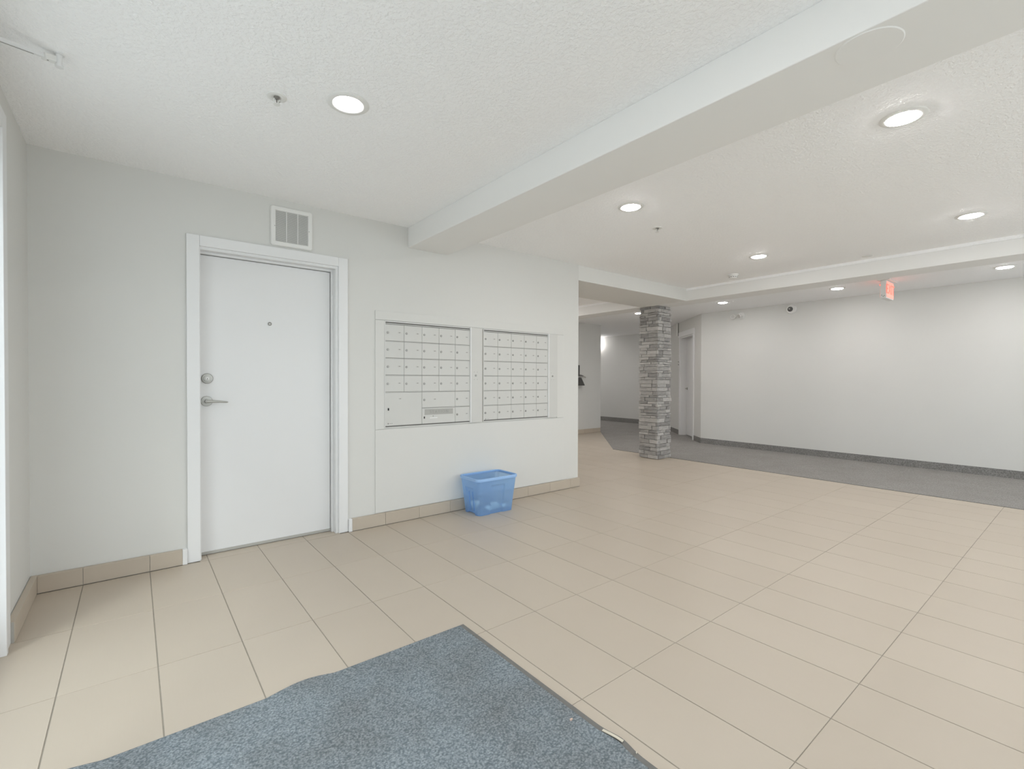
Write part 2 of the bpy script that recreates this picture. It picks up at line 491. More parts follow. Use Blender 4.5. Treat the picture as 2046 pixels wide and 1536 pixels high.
# ---- mailbox wall with the doorway
wb = bmesh.new()
DX0, DX1, DH = 0.335, 1.235, 2.05
box(wb, XL - 0.12, DX0, YW, YW + 0.14, 0, HC + 0.1)
box(wb, DX0, DX1, YW, YW + 0.14, DH, HC + 0.1)
box(wb, DX1, XE, YW, YW + 0.14, 0, HC + 0.1)
wall_back = struct(mk('wall_back', wb, M['wall']), 'warm grey painted wall holding the mailboxes')
bx_ = bx('wall_passage', (XE - 0.12, XE, YW + 0.14, 7.2, 0, HC + 0.1), M['wall']); struct(bx_)
bx_ = bx('wall_stub', (XE - 0.12, 8.33, 7.2, 7.32, 0, HC + 0.1), M['wall']); struct(bx_)
bx_ = bx('wall_corridor', (8.21, 8.33, 7.32, 12.0, 0, HC + 0.1), M['wall']); struct(bx_)
bx_ = bx('wall_corridor_far', (10.7, 10.82, 7.358, 12.1, 0, HC + 0.1), M['wall']); struct(bx_)
bx_ = bx('wall_corridor_end', (8.2, 10.82, 12.0, 12.12, 0, HC + 0.1), M['wall']); struct(bx_)
bx_ = bx('wall_right', (XR, XR + 0.12, YB - 0.12, 4.76, 0, HC + 0.1), M['wall']); struct(bx_, 'long plain grey wall beyond the carpet')
wf = bmesh.new()
FX0, FX1, FZ0, FZ1 = 0.45, 7.95, 0.20, 2.28
box(wf, XL - 0.12, FX0, YB - 0.14, YB, 0, HC + 0.1)
box(wf, FX1, XR + 0.12, YB - 0.14, YB, 0, HC + 0.1)
box(wf, FX0, FX1, YB - 0.14, YB, 0, FZ0)
box(wf, FX0, FX1, YB - 0.14, YB, FZ1, HC + 0.1)
struct(mk('wall_front', wf, M['wall']))
wn = sempty('fill_window', (FX0, YB, FZ0), 'wide white framed window added behind the camera for more daylight')  # unseen window, added to bring more daylight into the lobby
nb_ = 5; wp = (FX1 - FX0) / nb_; hh = FZ1 - FZ0
for k in range(nb_):
    a = k * wp; b2 = a + wp
    fr_ = bmesh.new()
    box(fr_, a, a + 0.04, -0.10, -0.04, 0, hh); box(fr_, b2 - 0.04, b2, -0.10, -0.04, 0, hh)
    box(fr_, a + 0.04, b2 - 0.04, -0.10, -0.04, 0, 0.05); box(fr_, a + 0.04, b2 - 0.04, -0.10, -0.04, hh - 0.05, hh)
    fo = mk('fill_window_frame', fr_, M['trim'], wn)
    bx('pane', (a + 0.04, b2 - 0.04, -0.074, -0.068, 0.05, hh - 0.05), M['glass'], fo)
bx('fill_window_sill', (-0.03, FX1 - FX0 + 0.03, -0.04, 0.05, -0.025, 0.0), M['trim'], wn)
struct(bx('sun_block_canopy', (XL - 0.2, XR + 1.5, -2.6, YB - 0.14, 2.62, 2.80), M['ceil']), 'unseen flat canopy added to block sun and high sky from the added front window')  # unseen, added to keep sun and upper sky out of the front window

# ---- entrance wall with a wide glazed opening (its white casing shows at the photo's edge)
EY0, EY1, EH = -0.90, 2.952, 2.25
wl = bmesh.new()
box(wl, XL - 0.14, XL, EY1, YW, 0, HC + 0.1)
box(wl, XL - 0.14, XL, YB - 0.12, EY0, 0, HC + 0.1)
box(wl, XL - 0.14, XL, EY0, EY1, EH, HC + 0.1)
struct(mk('wall_left', wl, M['wall']), 'short grey wall beside the glazed entrance')
ent = sempty('door_2', (XL, EY0, 0), 'white framed glazed entrance doors in the left wall')
H_ = EY1 - EY0
bx('casing', (0.0, 0.016, H_ - 0.005, H_ + 0.090, 0, EH + 0.09), M['trim'], ent, bevel=0.003)
bx('casing', (0.0, 0.016, -0.09, 0.005, 0, EH + 0.09), M['trim'], ent, bevel=0.003)
bx('casing', (0.0, 0.016, 0.005, H_ - 0.005, EH - 0.005, EH + 0.09), M['trim'], ent, bevel=0.003)
bx('jamb', (-0.14, 0.022, H_ - 0.035, H_ - 0.0051, 0, EH - 0.0051), M['trim'], ent, bevel=0.002)
bx('jamb', (-0.14, 0.010, 0.0051, 0.035, 0, EH - 0.0051), M['trim'], ent, bevel=0.002)
bx('head_jamb', (-0.14, 0.010, 0.035, H_ - 0.035, EH - 0.045, EH - 0.0051), M['trim'], ent, bevel=0.002)
ys = [0.035, 0.80, 1.50, 2.22, H_ - 0.035]
for k in range(4):
    a, b2 = ys[k], ys[k + 1]
    leaf = bmesh.new()
    z0 = 0.012
    w_ = 0.075
    box(leaf, -0.105, -0.06, a + 0.004, a + w_, z0, EH - 0.05)
    box(leaf, -0.105, -0.06, b2 - w_, b2 - 0.004, z0, EH - 0.05)
    box(leaf, -0.105, -0.06, a + w_, b2 - w_, z0, z0 + 0.16)
    box(leaf, -0.105, -0.06, a + w_, b2 - w_, EH - 0.14, EH - 0.05)
    lf = mk('glazed_leaf', leaf, M['trim'], ent)
    bx('pane', (-0.086, -0.080, a + w_, b2 - w_, z0 + 0.16, EH - 0.14), M['glass'], lf)
    if k in (1, 2):
        hb = bmesh.new(); yy = (b2 - 0.037) if k == 1 else (a + 0.037)
        tube(hb, [(-0.06, yy, 0.85), (-0.015, yy, 0.85), (-0.012, yy, 0.87), (-0.012, yy, 1.23), (-0.015, yy, 1.25), (-0.06, yy, 1.25)], 0.010)
        mk('pull_handle', hb, M['nickel'], lf, smooth=True)
bx_ = bx('pavement', (-9, XL - 0.14, -8, 10, -0.1, -0.03), M['pave']); struct(bx_, 'concrete paving outside the entrance')
struct(bx('pavement', (XL - 0.14, 12, -10, YB - 0.14, -0.1, -0.03), M['pave']), 'concrete paving outside the added front window')

struct(bx('wall_light_blocker', (DX0 - 0.1, DX1 + 0.1, YW + 0.142, YW + 0.30, 0, 2.3), M['wall']))  # unseen block behind the white door, added against sky light leaks
# ---- diagonal wall with the far door
DA = Vector((XR, 4.76)); DD = Vector((0.67235, 0.74024)); L_D = 3.51
ang = math.atan2(DD.y, DD.x)
dw = sempty('wall_diagonal', (DA.x, DA.y, 0), 'angled grey wall with a recessed white door')
S0, S1, DH2, DEP = 0.455, 1.325, 2.10, 0.16     # opening along the wall, recess depth (local -Y is into the wall)
w = bmesh.new()
box(w, 0, S0, -0.20, 0, 0, HC + 0.1)
box(w, S0, S1, -0.20, 0, DH2, HC + 0.1)
box(w, S1, L_D, -0.20, 0, 0, HC + 0.1)
box(w, S0 - 0.1, S1 + 0.1, -0.30, -0.201, 0, HC + 0.1)  # unseen backing added to stop light leaking around the far door
wd = mk('wall_face', w, M['wall'], dw); dw.rotation_euler = (0, 0, ang)
bx('carpet_infill', (S0, S1, -0.20, 0.0, -0.05, 0.003), M['carpet'], dw)
bx('carpet_base', (0.0, S0 - 0.07, 0, 0.009, 0.003, 0.10), M['cbase'], dw)
bx('carpet_base', (S1 + 0.07, L_D, 0, 0.009, 0.003, 0.10), M['cbase'], dw)
d3 = sempty('door_3', (DA.x + DD.x * S0, DA.y + DD.y * S0, 0.003), 'white recessed door in the angled corridor wall')
d3.rotation_euler = (0, 0, ang)
WD = S1 - S0
bx('casing', (-0.065, 0.0, 0.0, 0.020, 0, DH2), M['trim'], d3, bevel=0.002)
bx('casing', (WD, WD + 0.065, 0.0, 0.020, 0, DH2), M['trim'], d3, bevel=0.002)
bx('head_casing', (-0.08, WD + 0.08, 0.0, 0.026, DH2, DH2 + 0.105), M['trim'], d3, bevel=0.002)
bx('jamb', (0.0, 0.02, -DEP, -0.0005, 0, DH2 - 0.003), M['trim'], d3)
bx('jamb', (WD - 0.02, WD, -DEP, -0.0005, 0, DH2 - 0.003), M['trim'], d3)
bx('head_jamb', (0.02, WD - 0.02, -DEP, -0.0005, DH2 - 0.023, DH2 - 0.003), M['trim'], d3)
lf3 = bx('door_leaf', (0.022, WD - 0.022, -DEP, -DEP + 0.042, 0.012, DH2 - 0.026), M['door'], d3, bevel=0.002)
h3 = bmesh.new(); lathe(h3, [(0.028, -DEP + 0.042), (0.028, -DEP + 0.05), (0.012, -DEP + 0.055), (0.012, -DEP + 0.085), (0.0, -DEP + 0.087)], 20, 'Y', (WD - 0.09, 0, 1.0))
mk('handle', h3, M['nickel'], lf3, smooth=True)

# ---- ceilings and dropped beams
def slab_with_hole(name, x0, x1, y0, y1, z0, z1, hole, mat):
    bm = bmesh.new(); seg = 48
    hx, hy, hr = hole
    ring = [bm.verts.new((hx + hr * math.cos(2 * PI * k / seg), hy + hr * math.sin(2 * PI * k / seg), z0)) for k in range(seg)]
    c = [bm.verts.new(p) for p in ((x0, y0, z0), (x1, y0, z0), (x1, y1, z0), (x0, y1, z0))]
    es = [bm.edges.new((ring[k], ring[(k + 1) % seg])) for k in range(seg)] + [bm.edges.new((c[k], c[(k + 1) % 4])) for k in range(4)]
    bmesh.ops.triangle_fill(bm, use_beauty=True, use_dissolve=False, edges=es)
    for f in list(bm.faces):
        ce = f.calc_center_median()
        if (ce.x - hx) ** 2 + (ce.y - hy) ** 2 < (hr * 0.95) ** 2: bm.faces.remove(f)
    up = [bm.verts.new((p.co.x, p.co.y, z1)) for p in c]
    bm.faces.new(up)
    for k in range(4): bm.faces.new((c[k], c[(k + 1) % 4], up[(k + 1) % 4], up[k]))
    r2 = [bm.verts.new((p.co.x, p.co.y, z0 + 0.12)) for p in ring]
    for k in range(seg): bm.faces.new((ring[k], ring[(k + 1) % seg], r2[(k + 1) % seg], r2[k]))
    bm.faces.new(r2)
    return mk(name, bm, mat)

CAN = (0.785, 2.207)
o = slab_with_hole('ceiling', XL - 0.14, 6.05, YB - 0.12, 7.35, HC, HC + 0.2, (*CAN, 0.072), M['ceil'])
struct(o, 'white knockdown textured lobby ceiling')
struct(bx('ceiling_corridor', (6.05, 10.9, YB - 0.12, 12.12, HK, HC + 0.2), M['ceil']), 'white textured ceiling over the carpeted corridor')
b1 = struct(bx('ceiling_beam', (1.815, 2.197, YB, YW, HB, HC), M['beam'], bevel=0.004), 'wide painted beam crossing the lobby ceiling')
bx_ = bx('ceiling_beam', (6.05, 6.385, YB, 7.2, HB - 0.002, HK), M['beam'], bevel=0.004); struct(bx_, 'long dropped beam above the edge of the carpet')
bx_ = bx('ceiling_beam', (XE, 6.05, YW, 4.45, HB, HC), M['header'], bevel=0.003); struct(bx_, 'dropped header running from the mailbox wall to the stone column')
# painted-over round cover plate on the beam underside
cp = bmesh.new(); lathe(cp, [(0.0, 0.0), (0.091, 0.0), (0.094, 0.002), (0.094, 0.003), (0.0, 0.003)], 48)
tag(mk('cover_plate', cp, M['beam'], None, (1.915, 0.505, HB - 0.003)), 'round painted cover plate on the underside of the ceiling beam', 'cover plate')

# ---- tiled baseboards
def tiled_base(name, p0, p1, joints, nrm, th=0.030, h=0.097, label=None):
    """p0->p1 along the wall face; nrm points into the room; joints = distances of the vertical joints from p0."""
    p0 = Vector(p0); p1 = Vector(p1); d = p1 - p0; L = d.length; d.normalize()
    a = math.atan2(d.y, d.x)
    sgn = 1 if (Vector((-d.y, d.x)).dot(Vector(nrm)) > 0) else -1
    root = sempty(name, (p0.x, p0.y, 0), label); root.rotation_euler = (0, 0, a)
    y0, y1 = sorted((0.0, sgn * (th - 0.004)))
    bx('grout_bed', (0.0, L, y0, y1, 0.0, h - 0.004), M['caulk'], root)
    cuts = [0.0] + [j for j in joints if 0.02 < j < L - 0.02] + [L]
    y0, y1 = sorted((sgn * 0.004, sgn * th))
    for s, e in zip(cuts, cuts[1:]):
        bx('tile', (s + 0.0012, e - 0.0012, y0, y1, 0.002, h), M['tile'], root, bevel=0.001)
    return root
jx = [TX0 + TSX * k for k in range(-1, 15)]
tiled_base('baseboard_back', (XL + 0.03, YW), (0.243, YW), [x - XL - 0.03 for x in jx], (0, -1), label='beige tile baseboard left of the white door')
tiled_base('baseboard_mailbox', (1.330, YW), (XE + 0.004, YW), [x - 1.330 for x in jx], (0, -1), label='beige tile baseboard under the mailboxes')
tiled_base('baseboard_left', (XL, 3.044), (XL, YW), [], (1, 0), label='beige tile baseboard in the corner by the entrance')
tiled_base('baseboard_passage', (XE, YW + 0.004), (XE, 7.2), [0.29 + 0.305 * k for k in range(12)], (1, 0), th=0.012)
tiled_base('baseboard_stub', (XE, 7.2), (8.32, 7.2), [0.30 * k for k in range(1, 15)], (0, -1), th=0.012)
struct(bx('baseboard_right', (XR - 0.009, XR, YB, 4.757, 0.003, 0.10), M['cbase']), 'grey carpet strip along the foot of the long wall')
struct(bx('baseboard_corridor', (10.691, 10.70, 7.37, 12.0, 0.003, 0.12), M['cbase']))
struct(bx('baseboard_corridor_left', (8.33, 8.339, 7.21, 12.0, 0.003, 0.10), M['cbase']))

# ---- white door in the mailbox wall
d1 = sempty('door_1', (DX0, YW, 0), 'plain white door with lever handle, deadbolt and peephole')
W1 = DX1 - DX0
bx('casing', (-0.067, 0.004, -0.017, 0, 0, DH + 0.065), M['trim'], d1, bevel=0.003)
bx('casing', (W1 - 0.004, W1 + 0.067, -0.017, 0, 0, DH + 0.065), M['trim'], d1, bevel=0.003)
bx('head_casing', (0.004, W1 - 0.004, -0.017, 0, DH - 0.004, DH + 0.065), M['trim'], d1, bevel=0.003)
bx('jamb', (0.0005, 0.010, 0.0, 0.14, 0, DH - 0.0005), M['trim'], d1)
bx('jamb', (W1 - 0.022, W1 - 0.0005, 0.0, 0.14, 0, DH - 0.0005), M['trim'], d1)
bx('head_jamb', (0.010, W1 - 0.022, 0.0, 0.14, DH - 0.022, DH - 0.0005), M['trim'], d1)
bx('door_stop', (W1 - 0.036, W1 - 0.022, 0.055, 0.085, 0, DH - 0.022), M['trim'], d1, bevel=0.002)
bx('door_stop', (0.010, W1 - 0.036, 0.055, 0.085, DH - 0.036, DH - 0.022), M['trim'], d1, bevel=0.002)
bx('plinth', (-0.094, -0.068, -0.034, 0, 0, 0.097), M['trim'], d1, bevel=0.002)
bx('plinth', (W1 + 0.068, W1 + 0.094, -0.034, 0, 0, 0.097), M['trim'], d1, bevel=0.002)
leaf = bx('door_leaf', (0.012, W1 - 0.038, 0.087, 0.130, 0.014, DH - 0.038), M['door'], d1, bevel=0.0015)
bx('sweep', (0.012, W1 - 0.038, 0.082, 0.0868, 0.004, 0.022), M['caulk'], d1)
bx('threshold', (0.012, W1 - 0.024, 0.088, 0.14, 0.0, 0.010), M['ink'], d1)
yl = 0.087
ph = bmesh.new(); lathe(ph, [(0.0135, yl), (0.0135, yl - 0.004), (0.009, yl - 0.005), (0.007, yl - 0.002), (0.0, yl - 0.002)], 24, 'Y', (0.437, 0, 1.582))
pho = mk('peephole', ph, M['lockm'], leaf, smooth=True)
pl = bmesh.new(); lathe(pl, [(0.006, yl - 0.0025), (0.004, yl - 0.004), (0.0, yl - 0.0045)], 16, 'Y', (0.437, 0, 1.582))
mk('lens', pl, M['sticker'], pho, smooth=True)
db = bmesh.new(); lathe(db, [(0.034, yl), (0.034, yl - 0.010), (0.030, yl - 0.016), (0.021, yl - 0.017), (0.020, yl - 0.024), (0.0, yl - 0.025)], 36, 'Y', (0.053, 0, 1.187))
dbo = mk('deadbolt', db, M['nickel'], leaf, smooth=True)
kb = bmesh.new(); lathe(kb, [(0.011, yl - 0.0245), (0.010, yl - 0.027), (0.0, yl - 0.0275)], 24, 'Y', (0.053, 0, 1.187))
kw = mk('keyway', kb, M['alu'], dbo, smooth=True)
bx('key_slot', (0.0518, 0.0542, yl - 0.0285, yl - 0.027, 1.180, 1.190), M['dark'], dbo)
ro = bmesh.new(); lathe(ro, [(0.034, yl), (0.034, yl - 0.008), (0.031, yl - 0.012), (0.013, yl - 0.013), (0.012, yl - 0.048), (0.0, yl - 0.049)], 36, 'Y', (0.050, 0, 1.035))
roo = mk('lever_rose', ro, M['nickel'], leaf, smooth=True)
lv = bmesh.new()
tube(lv, [(0.044, yl - 0.048, 1.035), (0.075, yl - 0.050, 1.0345), (0.12, yl - 0.051, 1.032), (0.160, yl - 0.047, 1.028), (0.168, yl - 0.043, 1.027)], [0.0105, 0.0095, 0.0075, 0.006, 0.004], 14)
mk('lever', lv, M['nickel'], roo, smooth=True)

# ================================================================== THINGS
# ---- vent grille over the door
vg = thing('vent_grille', 'square white louvred vent grille above the white door', 'vent', (0.90, YW, 2.27))
fr = bmesh.new()
S, I = 0.140, 0.108
n = 10
def rr(s, r, y):
    out = []
    for cx, cz, a0 in ((s - r, s - r, 0), (-s + r, s - r, PI / 2), (-s + r, -s + r, PI), (s - r, -s + r, 1.5 * PI)):
        for k in range(n + 1):
            a = a0 + PI / 2 * k / n
            out.append((cx + r * math.cos(a), y, cz + r * math.sin(a)))
    return out
loops = [rr(S, 0.016, 0.0), rr(S, 0.016, -0.012), rr(S - 0.006, 0.012, -0.018), rr(I + 0.004, 0.003, -0.018), rr(I, 0.002, -0.014), rr(I, 0.002, 0.0)]
vl = [[fr.verts.new(p) for p in lp] for lp in loops]
for a, b2 in zip(vl, vl[1:]):
    for k in range(len(a)):
        fr.faces.new((a[k], a[(k + 1) % len(a)], b2[(k + 1) % len(a)], b2[k]))
mk('frame', fr, M['plastic'], vg, smooth=True)
bx('backing', (-I, I, -0.002, -0.0005, -I, I), M['ventin'], vg)
sl = bmesh.new()
for k in range(33):
    z = -I + 0.004 + k * (2 * I - 0.008) / 32
    v = [sl.verts.new(p) for p in ((-I, -0.0155, z - 0.0026), (I, -0.0155, z - 0.0026), (I, -0.0155, z + 0.0006), (-I, -0.0155, z + 0.0006),
                                   (-I, -0.006, z + 0.0008), (I, -0.006, z + 0.0008), (I, -0.006, z + 0.003), (-I, -0.006, z + 0.003))]
    for f in ((0, 1, 2, 3), (4, 7, 6, 5), (0, 4, 5, 1), (3, 2, 6, 7)): sl.faces.new([v[q] for q in f])
so = mk('louvers', sl, M['plastic'], vg); so['kind'] = 'stuff'
for xm in (-0.038, 0.038):
    bx('divider', (xm - 0.0025, xm + 0.0025, -0.0175, -0.004, -I, I), M['plastic'], vg)
for xm in (-I - 0.007, I + 0.007):
    s_ = bmesh.new(); lathe(s_, [(0.003, -0.018), (0.002, -0.0192), (0.0, -0.0195)], 12, 'Y', (xm, 0, -0.004)); mk('screw', s_, M['lockm'], vg)

# ---- mailbox surround boards and the two mailbox banks
ms = sempty('trim_2', (1.525, YW, 0.10), 'flat painted board surround framing the two mailbox banks')
T = 0.008
bx('lower_panel', (0, 2.125, -T, 0, 0.0, 0.675), M['wall'], ms, bevel=0.0015)
bx('stile', (0, 0.080, -T, 0, 0.678, 1.565), M['wall'], ms, bevel=0.0015)
bx('stile', (2.025, 2.125, -T, 0, 0.678, 1.565), M['wall'], ms, bevel=0.0015)
bx('top_rail', (0, 2.125, -T, 0, 1.568, 1.640), M['wall'], ms, bevel=0.0015)

tag_bm = bmesh.new(); box(tag_bm, -0.013, 0.013, -0.0008, 0, -0.0042, 0.0042)
tag_me = finish(tag_bm, 'number_tag'); tag_me.materials.append(M['tagm'])
dot_bm = bmesh.new(); box(dot_bm, -0.0042, 0.0042, -0.0014, -0.0008, -0.0030, 0.0030)
dot_me = finish(dot_bm, 'number_print'); dot_me.materials.append(M['ink'])
lock_bm = bmesh.new(); lathe(lock_bm, [(0.0095, 0.0), (0.0095, -0.0035), (0.0080, -0.0050), (0.0, -0.0052)], 18, 'Y')
lock_me = finish(lock_bm, 'lock', smooth=True); lock_me.materials.append(M['lockm'])

def mailbox_unit(name, label, x0, layout, z0=0.790, z1=1.662):
    """layout: list of (col, row, cols, rows, kind); columns 0..4 from the left, rows 0..5 from the top."""
    u = thing(name, label, 'mailbox', (x0, YW, z0), group='mailbox banks in the lobby wall')
    Wd, Hd = 0.832, z1 - z0
    PW = 0.125
    bx('back_panel', (0.0, Wd, -0.0035, -0.0005, 0.0, Hd), M['mailgap'], u)
    bx('edge_rail', (-0.005, Wd, -0.012, -0.0005, Hd - 0.006, Hd), M['alu'], u)
    bx('edge_rail', (-0.005, Wd, -0.014, -0.0005, -0.003, 0.002), M['alu'], u)
    bx('edge_rail', (-0.005, -0.0005, -0.014, -0.0005, 0.002, Hd - 0.006), M['alu'], u)
    bx('edge_rail', (0.0, Wd, -0.0075, -0.0036, Hd - 0.022, Hd - 0.0165), M['mail'], u)
    zt = Hd - 0.023; ch = (zt - 0.008) / 6; cw = Wd / 5
    for c, r, nc, nr, kind in layout:
        xa = c * cw + 0.0012; xb = (c + nc) * cw - 0.0012
        za = zt - (r + nr) * ch + 0.0040; zb = zt - r * ch - 0.0040
        dep = 0.0095 + random.uniform(-0.0006, 0.0006)
        d = bx('door', (xa, xb, -dep, -0.004, za, zb), M['mail'], u, bevel=0.0012)
        if r > 0:
            bx('divider_rail', (xa, xb, -0.0075, -0.0036, zb + 0.0022, zb + 0.0058), M['mail'], u)
        zc = (za + zb) / 2
        if kind == 'box':
            obj('lock', lock_me, None, d, (xa + 0.021, -dep, zc))
            obj('number_tag', tag_me, None, d, (xb - 0.040, -dep, zc + 0.004))
            obj('number_print', dot_me, None, d, (xb - 0.040, -dep, zc + 0.004))
        elif kind == 'wide':
            obj('lock', lock_me, None, d, (xa + 0.021, -dep, zc))
            obj('number_tag', tag_me, None, d, (xa + 0.125, -dep, zc + 0.004))
            obj('number_print', dot_me, None, d, (xa + 0.125, -dep, zc + 0.004))
        elif kind == 'parcel':
            bx('keyhole', (xa + 0.020, xa + 0.032, -dep - 0.0012, -dep, zc - 0.010, zc + 0.010), M['dark'], d)
            obj('number_tag', tag_me, None, d, (xa + 0.13, -dep, zc + 0.085))
            obj('number_print', dot_me, None, d, (xa + 0.13, -dep, zc + 0.085))
            sticker(d, xa + 0.018, -dep, za + 0.012)
        elif kind == 'slot':
            bx('keyhole', (xa + 0.016, xa + 0.027, -dep - 0.0012, -dep, zc - 0.022, zc - 0.004), M['dark'], d)
            pl_ = bx('slot_flap', (xa + 0.026, xb - 0.022, -dep - 0.002, -dep, zc + 0.010, zc + 0.058), M['flap'], d, bevel=0.0008)
            tm = text_mesh('STATION', 0.036, 0.0004, 1.35)
            tm.materials.append(M['ink2'])
            obj('lettering', tm, None, d, ((xa + xb) / 2 + 0.002, -dep - 0.0025, zc + 0.034), (PI / 2, 0, 0))
            obj('number_print', dot_me, None, d, (xa + 0.107, -dep, zc - 0.003))
            bx('paper_label', (xa + 0.075, xa + 0.150, -dep - 0.0006, -dep, zc - 0.022, zc - 0.015), M['trim'], d)
    # lock panel to the right of the doors
    pn = bmesh.new(); box(pn, Wd + 0.002, Wd + PW, -0.020, -0.0005, -0.003, Hd + 0.004)
    p = mk('lock_panel', pn, M['mail'], u, bevel=0.0015)
    bx('edge_strip', (Wd - 0.008, Wd + 0.0016, -0.023, -0.0005, -0.003, Hd + 0.004), M['trim'], u, bevel=0.001)
    px = Wd + 0.052
    obj('lock', lock_me, None, p, (px, -0.020, 0.432))
    for dx, dz in ((-0.016, 0.034), (0.018, 0.032), (-0.016, -0.036), (0.018, -0.036)):
        rv = bmesh.new(); lathe(rv, [(0.0045, -0.020), (0.003, -0.0215), (0.0, -0.022)], 12, 'Y', (px + dx, 0, 0.432 + dz)); mk('rivet', rv, M['tagm'], p)
    return u

def sticker(parent, x, y, z):
    s = bx('maker_sticker', (x, x + 0.052, y - 0.0006, y, z, z + 0.013), M['sticker'], parent)
    bx('emblem', (x + 0.001, x + 0.011, y - 0.0010, y, z + 0.0015, z + 0.0115), M['ink'], parent)
    pb = bmesh.new(); xx = x + 0.016
    for w_, h_ in ((0.003, 0.004), (0.004, 0.004), (0.003, 0.004), (0.004, 0.004), (0.004, 0.004), (0.004, 0.005)):
        box(pb, xx, xx + w_, y - 0.0010, y - 0.0006, z + 0.0045, z + 0.0045 + h_); xx += w_ + 0.0016
    mk('fine_print', pb, M['ink'], parent)

M['flap'] = pmat('darker_grey_flap', (0.40, 0.395, 0.37), 0.5, noise=0.03)
M['ink2'] = pmat('embossed_letter_grey', (0.335, 0.33, 0.31), 0.5, noise=0.03)
lay = [(c, r, 1, 1, 'box') for r in range(4) for c in range(5)]
lay += [(0, 4, 2, 2, 'parcel'), (2, 4, 2, 1, 'wide'), (2, 5, 2, 1, 'slot'), (4, 4, 1, 1, 'box'), (4, 5, 1, 1, 'box')]
mailbox_unit('mailbox_bank', 'grey mailbox bank with a large parcel door and mail slot, nearer the white door', 1.609, lay)
u2 = mailbox_unit('mailbox_bank', 'grey mailbox bank of thirty equal small doors, farther from the white door', 2.589, [(c, r, 1, 1, 'box') for r in range(6) for c in range(5)])
d_last = [c for c in u2.children if c.name.startswith('door.') or c.name == 'door']
sticker(u2, 0.018, -0.0106, 0.012)

# ---- blue tote
BX, BY = 2.515, 3.487
tote = thing('storage_tote', 'translucent blue open plastic tote on the floor against the mailbox wall', 'storage bin', (BX, BY, 0.0))
HT = 0.318
def rrect(a, b, r, n_c=8, n_s=44):
    pts = []
    for (cx, cy, a0), (dx, dy, ln) in zip(((a - r, b - r, 0), (-a + r, b - r, PI / 2), (-a + r, -b + r, PI), (a - r, -b + r, 1.5 * PI)),
                                         ((-1, 0, 2 * (a - r)), (0, -1, 2 * (b - r)), (1, 0, 2 * (a - r)), (0, 1, 2 * (b - r)))):
        for k in range(n_c):
            t = a0 + PI / 2 * k / n_c
            pts.append((cx + r * math.cos(t), cy + r * math.sin(t), 'c', 0))
        ex, ey = cx + r * math.cos(a0 + PI / 2), cy + r * math.sin(a0 + PI / 2)
        for k in range(n_s):
            t = k / n_s
            side = {(-1, 0): 'back', (0, -1): 'left', (1, 0): 'front', (0, 1): 'right'}[(dx, dy)]
            pts.append((ex + dx * ln * t, ey + dy * ln * t, side, t))
    return pts
def step(x, e0, e1): 
    t = max(0, min(1, (x - e0) / (e1 - e0))); return t * t * (3 - 2 * t)
tb_ = bmesh.new(); rings = []
NZ = 40
for iz in range(NZ + 1):
    t = iz / NZ; z = HT * t
    a = 0.186 + 0.032 * t; b2 = 0.118 + 0.032 * t; r = 0.034 + 0.008 * t
    ring = []
    for x, y, side, u in rrect(a, b2, r):
        zz = z
        if side in ('front', 'back'):      # tapered recessed panel in the long faces
            lo, hi = 0.27 + 0.02 * t, 0.73 - 0.02 * t
            k = step(u, lo - 0.008, lo + 0.014) * (1 - step(u, hi - 0.014, hi + 0.008)) * (1 - step(t, 0.77, 0.82))
            y += (0.011 if side == 'front' else -0.011) * k
        if side in ('left', 'right'):      # deep recess with a raised foot in the short faces
            k = step(u, 0.18, 0.215) * (1 - step(u, 0.785, 0.82)) * (1 - step(t, 0.70, 0.75))
            x += (0.016 if side == 'left' else -0.016) * k
            if iz == 0: zz = 0.018 * step(u, 0.1, 0.3) * (1 - step(u, 0.7, 0.9))
        ring.append(tb_.verts.new((x, y, zz + 0.001)))
    rings.append(ring)
ni = len(rings[0])
for a_, b_ in zip(rings, rings[1:]):
    for k in range(ni): tb_.faces.new((a_[k], a_[(k + 1) % ni], b_[(k + 1) % ni], b_[k]))
# raised floor of the tote
base = [tb_.verts.new((p.co.x * 0.985, p.co.y * 0.985, 0.0215)) for p in rings[0]]
for k in range(ni): tb_.faces.new((rings[0][k], base[k], base[(k + 1) % ni], rings[0][(k + 1) % ni]))
tb_.faces.new(base)
mk('body', tb_, M['tote'], tote, smooth=True)
rim = bmesh.new()
prof = [(0.000, -0.012), (0.008, -0.014), (0.0085, 0.004), (0.006, 0.009), (0.000, 0.010), (-0.005, 0.006), (-0.005, 0.000)]
prings = []
for off, dz in prof:
    prings.append([rim.verts.new((x, y, HT + dz)) for x, y, s_, u_ in rrect(0.2182 + off, 0.1502 + off, 0.042 + off)])
for a_, b_ in zip(prings, prings[1:]):
    for k in range(ni): rim.faces.new((a_[k], a_[(k + 1) % ni], b_[(k + 1) % ni], b_[k]))
for k in range(ni): rim.faces.new((prings[-1][k], prings[-1][(k + 1) % ni], prings[0][(k + 1) % ni], prings[0][k]))
mk('rim', rim, M['rimblue'], tote, smooth=True)
for yy in (-0.025, 0.03):
    bx('rib', (-0.003, 0.003, yy - 0.003, yy + 0.003, 0.0, 0.17), M['tote'], tote, rot=(0, -0.10, 0), loc=(-0.176, 0, 0.03))

